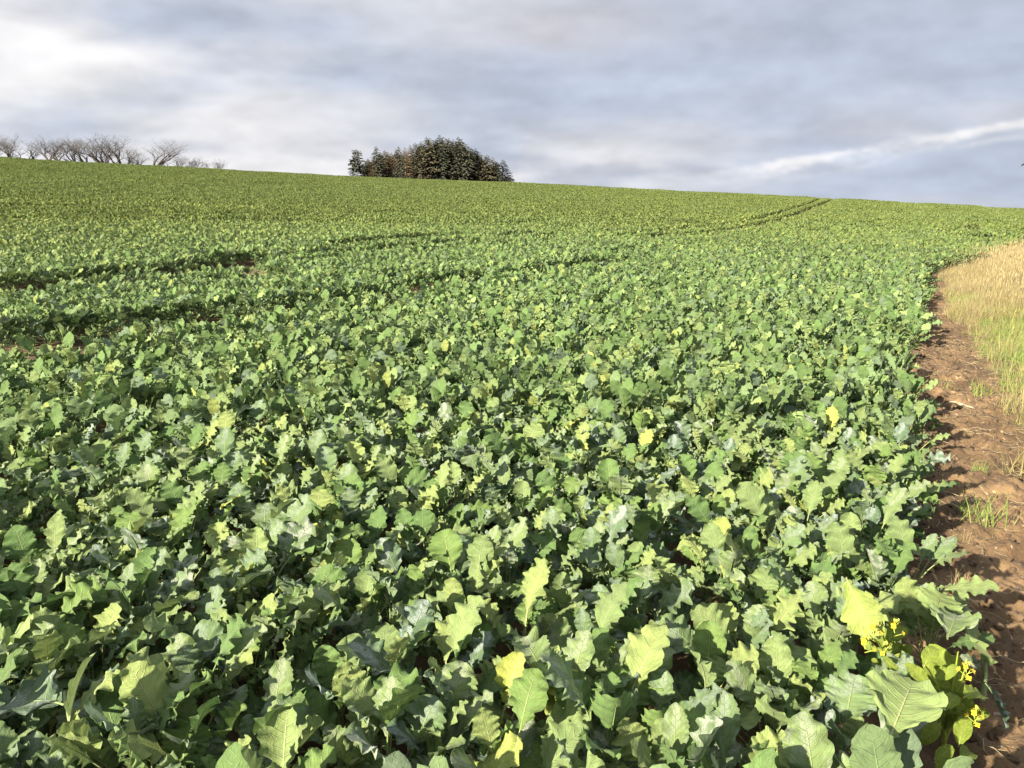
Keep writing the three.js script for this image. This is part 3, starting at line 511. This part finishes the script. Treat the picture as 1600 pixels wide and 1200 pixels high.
{
  const a = P3(1483, 630, 0.03), b = P3(1521, 642, 0.03), mid = a.clone().lerp(b, 0.5); for (const p of [a, b, mid]) p.y = soilY(p.x, p.z) + 0.012;
  const g = tube([a, a.clone().lerp(b, 0.25).add(new THREE.Vector3(0, 0.006, 0.004)), mid.add(new THREE.Vector3(0, 0.008, 0)), b], [0.004, 0.008, 0.010, 0.006], 8);
  tag(part('straw_stalk', g, new THREE.MeshStandardMaterial({ color: new THREE.Color().setRGB(0.42, 0.36, 0.26), roughness: 0.8, bumpMap: soilBump, bumpScale: 0.01 })), 'pale dry stalk lying across the bare soil strip', 'stalk');
  // clods and bits of straw, nobody could count them
  const r = rng(95), gs = [];
  for (let v = 0; v < 4; v++) { const c = new THREE.IcosahedronGeometry(1, 1), p = c.attributes.position; for (let i = 0; i < p.count; i++) { const x = p.getX(i), y = p.getY(i), z = p.getZ(i), k = 0.62 + 0.75 * noise3(x * 1.4 + v * 9, y * 1.4, z * 1.4 + 4); p.setXYZ(i, x * k, y * k * 0.75, z * k); } c.computeVertexNormals(); gs.push(c); }
  const clodMat = new THREE.MeshStandardMaterial({ color: new THREE.Color().setRGB(0.085, 0.057, 0.034), roughness: 0.97 });
  const clods = base('soil_clods'); tag(clods, 'small crumbs and clods of brown earth scattered over the bare soil strip', 'soil', null, 'stuff');
  const m = new THREE.Matrix4(), q = new THREE.Quaternion(), e = new THREE.Euler(), col = new THREE.Color();
  for (const g of gs) { const im = new THREE.InstancedMesh(g, clodMat, 2200); im.name = 'clods'; im.userData.kind = 'stuff'; im.castShadow = im.receiveShadow = true; for (let i = 0; i < 2200; i++) { const z = -0.9 - Math.pow(r(), 1.5) * 11, x = lerp(along(EDGE, z) - 0.3, along(VERGE, z) + 0.3, r()), s = 0.003 + 0.017 * Math.pow(r(), 5), k = 0.8 + 0.35 * r(); im.setMatrixAt(i, m.compose(new THREE.Vector3(x, soilY(x, z) + s * 0.25, z), q.setFromEuler(e.set(r() * 6, r() * 6, r() * 6)), new THREE.Vector3(s, s, s))); im.setColorAt(i, col.setRGB(k, k, k)); } clods.add(im); }
  const bits = base('straw_litter'); tag(bits, 'thin dry straw bits and dead grass lying on the bare soil', 'straw', null, 'stuff');
  for (let v = 0; v < 2; v++) { const pts = [-1, -0.4, 0.2, 1].map((t, i) => new THREE.Vector3(t * 0.05, 0.004 + 0.008 * (i % 2), 0.012 * Math.sin(t * 2 + v))), im = new THREE.InstancedMesh(tint(tube(pts, [0.0009, 0.0012, 0.0012, 0.0006], 4), [0.40, 0.33, 0.2]), grassMat, 330); im.name = 'straw_bits'; im.userData.kind = 'stuff'; im.castShadow = im.receiveShadow = true; for (let i = 0; i < 330; i++) { const z = -1.2 - r() * 8, u = r(), x = lerp(along(EDGE, z) - 0.05, along(VERGE, z) + 0.2, r() < 0.6 ? u * u : 1 - u * u * 0.6), s = 0.5 + r() * 1.3, k = 0.55 + 0.5 * r(); im.setMatrixAt(i, m.compose(new THREE.Vector3(x, soilY(x, z) + 0.004, z), q.setFromEuler(e.set((r() - 0.5) * 0.3, r() * 6.28, (r() - 0.5) * 0.4)), new THREE.Vector3(s, s, s))); im.setColorAt(i, col.setRGB(k, k, k)); } bits.add(im); }
}

// ------------------------------------------------------------------ trees on the skyline
const barkMat = new THREE.MeshStandardMaterial({ color: new THREE.Color().setRGB(0.075, 0.068, 0.064), roughness: 0.95 });
const paleBark = new THREE.MeshStandardMaterial({ color: new THREE.Color().setRGB(0.22, 0.18, 0.14), roughness: 0.95 });
const twigMat = new THREE.MeshStandardMaterial({ color: new THREE.Color().setRGB(0.082, 0.08, 0.084), roughness: 0.95 });
const needleMat = new THREE.MeshPhysicalMaterial({ vertexColors: true, roughness: 0.95, transmission: 0.12, thickness: 0, side: THREE.DoubleSide });
function limb(a, b, ra, rb, sides = 4) { const m = a.clone().lerp(b, 0.5); return tube([a, m, b], [ra, (ra + rb) / 2, rb], sides); }
function bareTree(seed, o = {}) {                              // height 1
  const r = rng(seed), trunk = [], crown = [];
  const grow = (p, d, len, rad, depth) => {
    const q = p.clone(); let dir = d.clone(); const n = depth < 2 ? 3 : 2, pts = [p.clone()], rads = [rad];
    for (let i = 0; i < n; i++) { dir.add(new THREE.Vector3((r() - 0.5) * 0.5, (r() - 0.4) * 0.28, (r() - 0.5) * 0.5)).normalize(); q.addScaledVector(dir, len / n); pts.push(q.clone()); rads.push(lerp(rad, rad * 0.62, (i + 1) / n)); }
    (depth < 2 ? trunk : crown).push(tube(pts, rads, depth < 2 ? 6 : 3));
    if (depth >= 6) return;
    const kids = depth === 0 ? (o.kids ?? 4) : depth < 3 ? 3 : 2 + (r() < 0.8 ? 1 : 0);
    for (let k = 0; k < kids; k++) { const an = r() * 6.28, sp = (depth === 0 ? 0.8 : 0.7) * (0.5 + r() * 0.9); const nd = dir.clone().multiplyScalar(Math.cos(sp)).add(new THREE.Vector3(Math.cos(an), 0.25 * r(), Math.sin(an)).multiplyScalar(Math.sin(sp))).normalize(); const from = k === 0 || depth > 3 ? q : pts[pts.length - 1 - Math.floor(r() * 2)]; grow(from, nd, len * (0.66 + r() * 0.2), rads[n] * (0.64 + 0.25 * r()), depth + 1); }
  };
  grow(new THREE.Vector3(0, -0.04, 0), new THREE.Vector3(o.lean ?? (r() - 0.5) * 0.3, 1, (r() - 0.5) * 0.2).normalize(), o.trunk ?? 0.22, 0.034, 0);
  const gs = [mergeGeometries(trunk), mergeGeometries(crown)]; let top = 0; gs[1].computeBoundingBox(); top = gs[1].boundingBox.max.y; gs.forEach((g) => g.scale(1 / top, 1 / top, 1 / top)); return gs;
}
function place(name, geos, mats, names, px, baseY, topY, dist, wide, turn, label, category, group) {
  const d = ray(px, baseY), n = Math.hypot(d[0], d[2]), x = d[0] / n * dist, z = d[2] / n * dist, y = height(x, z) - 0.1, t = ray(px, topY), top = EYE + t[1] / Math.hypot(t[0], t[2]) * dist, h = top - y;
  const g = base(name, [x, y, z], turn); geos.forEach((q, i) => part(names[i], q, mats[i], g)); g.scale.set(h * wide, h, h * wide); tag(g, label, category, group); return g;
}
const bare = [1, 2, 3, 4, 5].map((i) => bareTree(1500 + i, i === 4 ? { lean: -0.75, kids: 5 } : {}));
[[-8, 249, 213, 1.2, 0, 'bare tree cut by the left border of the view, first of the row'], [17, 249, 208, 1.1, 1, 'tall bare round-crowned tree second from the left border'], [42, 250, 222, 1.3, 2, 'low dense bare tree between the two taller ones at the left border'], [74, 252, 214, 1.2, 2, 'spreading bare tree third tall one from the left, forked low'], [97, 253, 217, 1.0, 0, 'narrow bare tree just left of the tallest bare tree'], [112, 253, 209, 1.1, 4, 'tallest bare tree in the middle of the left row'], [136, 254, 217, 1.1, 1, 'pale thin bare tree just right of the tallest one'], [156, 255, 222, 1.2, 2, 'small bare tree half hidden by the leaning tree'], [171, 255, 213, 1.15, 3, 'dark bare tree leaning left in the left row'], [187, 256, 216, 1.15, 0, 'dark bare tree just right of the leaning tree'], [200, 257, 224, 1.1, 4, 'thin pale bare tree at the right end of the closed row'], [238, 259, 219, 1.15, 1, 'bare tree standing alone right of the row, with a wide round crown'], [217, 258, 243, 1.6, 2, 'low bare bush left of the lone bare tree'], [270, 260, 242, 1.5, 2, 'small bare bush right of the lone bare tree'], [286, 261, 248, 1.8, 0, 'very low bare bush at the right end of the row'], [329, 263, 251, 1.2, 1, 'tiny thin bare bush alone on the skyline']].forEach(([px, b, t, w, v, label], i) => place('bare_tree', bare[v], [barkMat, twigMat], ['trunk', 'crown'], px, b, t - 5, 205 + (i % 3) * 4, w * 1.1, i * 1.7, label, t > 240 ? 'bush' : 'bare tree', 'bare trees on the left skyline'));

function conifer(seed, o) {                                    // height 1
  const r = rng(seed), P = [], I = [], C = [], wood = [tube([new THREE.Vector3(0, -0.03, 0), new THREE.Vector3(0.004, 0.5, 0), new THREE.Vector3(0, 0.99, 0)], [0.016, 0.010, 0.0015], 6)];
  const levels = o.levels ?? 34;
  for (let l = 0; l < levels; l++) {
    const t = l / (levels - 1), y = lerp(o.from, 0.985, t), reach = o.reach * Math.pow(1 - t, o.pow ?? 0.8) * lerp(0.75, 1, smooth(0, 0.15, t)) + 0.005, n = o.per ?? 7;
    for (let k = 0; k < n; k++) {
      if (r() < (o.gap ?? 0.12)) continue;
      const an = (k + r() * 0.8 + l * 0.37) / n * 6.28, len = reach * (0.55 + 0.75 * r()), dx = Math.cos(an), dz = Math.sin(an), rise = o.rise + (r() - 0.5) * 0.3, droop = o.droop * (0.6 + 0.8 * r()), shade = 0.75 + 0.5 * r();
      const at = (s) => [dx * len * s, y + len * (rise * s - droop * s * s), dz * len * s];
      if (o.twig) wood.push(tube([0, 0.5, 1].map((s) => new THREE.Vector3(...at(s))), [0.0028, 0.0018, 0.0007], 3));
      const sprays = o.sprays ?? 7;
      for (let s = 0; s < sprays; s++) {
        const u = 0.15 + 0.85 * (s + r() * 0.7) / sprays, [x, yy, z] = at(u), a2 = an + (r() - 0.5) * 2.2, sl = o.size * (0.3 + 0.75 * Math.sqrt(1 - t)) * (0.6 + 0.8 * r()), sw = sl * (o.thin ?? 0.34), ex = Math.cos(a2) * sl, ez = Math.sin(a2) * sl, ey = (o.hang ?? -0.35) * sl * (0.3 + r() * 1.2), b = P.length / 3, c = o.cols[Math.floor(r() * o.cols.length)];
        P.push(x - ez / sl * sw, yy, z + ex / sl * sw, x + ez / sl * sw, yy + (r() - 0.5) * sw, z - ex / sl * sw, x + ex, yy + ey, z + ez, x + ex * 0.4, yy + ey * 0.4 - sw * 1.2, z + ez * 0.4);
        for (let q = 0; q < 4; q++) C.push(...c.map((v) => v * shade)); I.push(b, b + 1, b + 2, b, b + 2, b + 3);
      }
    }
  }
  const g = new THREE.BufferGeometry(); g.setAttribute('position', new THREE.Float32BufferAttribute(P, 3)); g.setAttribute('color', new THREE.Float32BufferAttribute(C, 3)); g.setIndex(I); g.computeVertexNormals(); return [mergeGeometries(wood), g];
}
const DARK = [[0.026, 0.035, 0.018], [0.032, 0.040, 0.020], [0.021, 0.029, 0.017]], WARM = [[0.050, 0.049, 0.021], [0.037, 0.042, 0.019], [0.060, 0.053, 0.023]], RUST = [[0.13, 0.085, 0.045], [0.105, 0.075, 0.042], [0.16, 0.105, 0.055]];
const spruces = [1, 2, 3].map((i) => conifer(1700 + i, { from: 0.06, reach: 0.20, rise: 0.2, droop: 0.45, size: 0.042, cols: DARK, pow: 0.65, sprays: 9, gap: 0.2 }));
const warmSpruces = [1, 2, 3].map((i) => conifer(1710 + i, { from: 0.08, reach: 0.19, rise: 0.25, droop: 0.4, size: 0.04, cols: WARM, pow: 0.6, sprays: 9, gap: 0.2 }));
const tallSpruces = [1, 2, 3].map((i) => conifer(1720 + i, { from: 0.34, reach: 0.17, rise: 0.15, droop: 0.4, size: 0.042, cols: i === 2 ? WARM : DARK, pow: 0.48, levels: 26, sprays: 9, gap: 0.22 }));
const larches = [1, 2].map((i) => conifer(1730 + i, { from: 0.16, reach: 0.15, rise: 0.3, droop: 0.3, size: 0.035, cols: RUST, pow: 0.7, thin: 0.2, twig: true, sprays: 8, gap: 0.2 }));
const pines = [conifer(1741, { from: 0.38, reach: 0.22, rise: 0.3, droop: 0.15, size: 0.07, cols: DARK, pow: 0.35, levels: 17, gap: 0.25 })];
const CD = 196, kinds = { s: [spruces, barkMat, 'spruce'], w: [warmSpruces, barkMat, 'spruce'], t: [tallSpruces, paleBark, 'spruce'], l: [larches, paleBark, 'larch'], p: [pines, barkMat, 'pine'] };
const baseAt = (px) => 272 + (px - 548) * 0.0385;
[[558, 233, 'p', 0.8, 0, 'slender dark conifer standing apart at the left end of the wood'], [551, 263, 's', 1.9, 1, 'low dark conifer bush at the left foot of the wood'], [568, 254, 's', 1.5, 1, 'low conifer between the lone left tree and the wood'], [576, 247, 'w', 1.2, 1, 'small olive conifer at the left edge of the wood'], [583, 246, 'l', 1.3, 0, 'small orange-brown larch at the left front of the wood'], [589, 228, 's', 1.0, 0, 'dark pointed spruce rising at the left side of the wood'], [602, 234, 'w', 1.1, 1, 'olive spruce right of the dark pointed spruce'], [607, 236, 'l', 1.2, 1, 'russet bare larch in the left half of the wood, first of three'], [612, 244, 'w', 1.4, 3, 'broad low olive spruce in front of the larches'], [620, 232, 'l', 1.1, 2, 'russet bare larch in the left half of the wood, second of three'], [624, 228, 's', 0.9, -2, 'dark spruce top between the russet larches'], [634, 229, 'l', 1.1, 0, 'tall russet bare larch left of the green spruces, third of three'], [642, 225, 'l', 1.0, 2, 'thin russet larch at the foot of the tall olive spruces'], [650, 222, 'w', 1.05, 1, 'olive spruce where the wood begins to rise'], [659, 220, 'w', 1.0, 0, 'olive green tall spruce left of the middle of the wood'], [668, 213, 'w', 1.0, 2, 'sunlit tall spruce at the left of the highest group'], [673, 215, 't', 1.1, 0, 'tall spruce with a bare pale trunk in the middle of the wood'], [681, 217, 'w', 1.0, 3, 'narrow sunlit spruce in the middle of the wood'], [688, 210, 's', 1.0, 0, 'highest spruce of the wood'], [694, 213, 't', 1.1, 3, 'tall dark spruce with bare lower trunk just right of the highest'], [702, 215, 's', 1.0, 1, 'dark spruce in the right half of the highest group'], [709, 217, 't', 1.1, 3, 'dark tall spruce, trunk bare, right of the highest group'], [717, 213, 's', 1.0, 0, 'dark pointed spruce at the right of the highest group'], [722, 216, 't', 1.1, 2, 'bushy dark spruce where the outline begins to fall'], [729, 226, 't', 1.2, 0, 'dark spruce on the falling right outline, uppermost'], [737, 230, 's', 1.0, 2, 'dark spruce on the falling right outline, second'], [744, 231, 't', 1.2, 3, 'dark spruce with bare trunk near the right end of the wood'], [752, 243, 'l', 1.0, 1, 'thin greyish larch near the right end of the wood'], [761, 241, 't', 1.2, 0, 'dark spruce between the thin larches at the right end'], [770, 244, 'l', 1.2, 2, 'thin brownish larch next to the rightmost spruces'], [777, 252, 's', 1.2, 0, 'small dark spruce next to the last one on the right'], [786, 249, 's', 1.5, 1, 'last larger spruce at the right end of the wood'], [795, 273, 's', 2.4, 0, 'lowest dark bush at the right foot of the wood']].forEach(([px, top, k, w, deep, label], i) => {
  const [protos, bark, cat] = kinds[k], geo = protos[i % protos.length];
  place(cat + '_tree', geo, [bark, needleMat], ['trunk', 'crown'], px, baseAt(px), top, CD + deep * 4, w * 1.3, i * 2.1, label, cat + ' tree', 'conifers of the small wood on the skyline');
});
for (let i = 0; i < 84; i++) {                                  // deeper inside the wood
  const r = rng(2100 + i), px = 570 + r() * 205, outline = px < 590 ? 248 : px < 650 ? 236 : px < 725 ? 220 : lerp(228, 248, (px - 725) / 45), k = px < 645 && r() < 0.5 ? 'w' : r() < 0.4 ? 's' : 't', [protos, bark, cat] = kinds[k];
  place(cat + '_tree', protos[i % 3], [bark, needleMat], ['trunk', 'crown'], px, baseAt(px), outline + 1 + Math.pow(r(), 1.5) * 14, CD + 6 + r() * 20, 1.5, r() * 6, 'dark spruce standing inside the small wood behind the front trees', 'spruce tree', 'spruces inside the small wood');
}
// a spruce right of the view, whose twig tips reach into it
{
  const d = ray(1702, 330), n = Math.hypot(d[0], d[2]), D = 34, x = d[0] / n * D, z = d[2] / n * D, g = base('spruce_tree', [x, height(x, z) - 0.1, z], 2.2); const geo = conifer(1790, { from: 0.45, reach: 0.34, rise: 0.1, droop: 0.3, size: 0.02, cols: DARK, pow: 0.5, levels: 26, gap: 0.3, twig: true });
  part('trunk', geo[0], barkMat, g); part('crown', geo[1], needleMat, g); g.scale.setScalar(6.5); tag(g, 'conifer beyond the right border, only dark twig tips in view against the sky', 'spruce tree');
}
renderer.render(scene, camera);
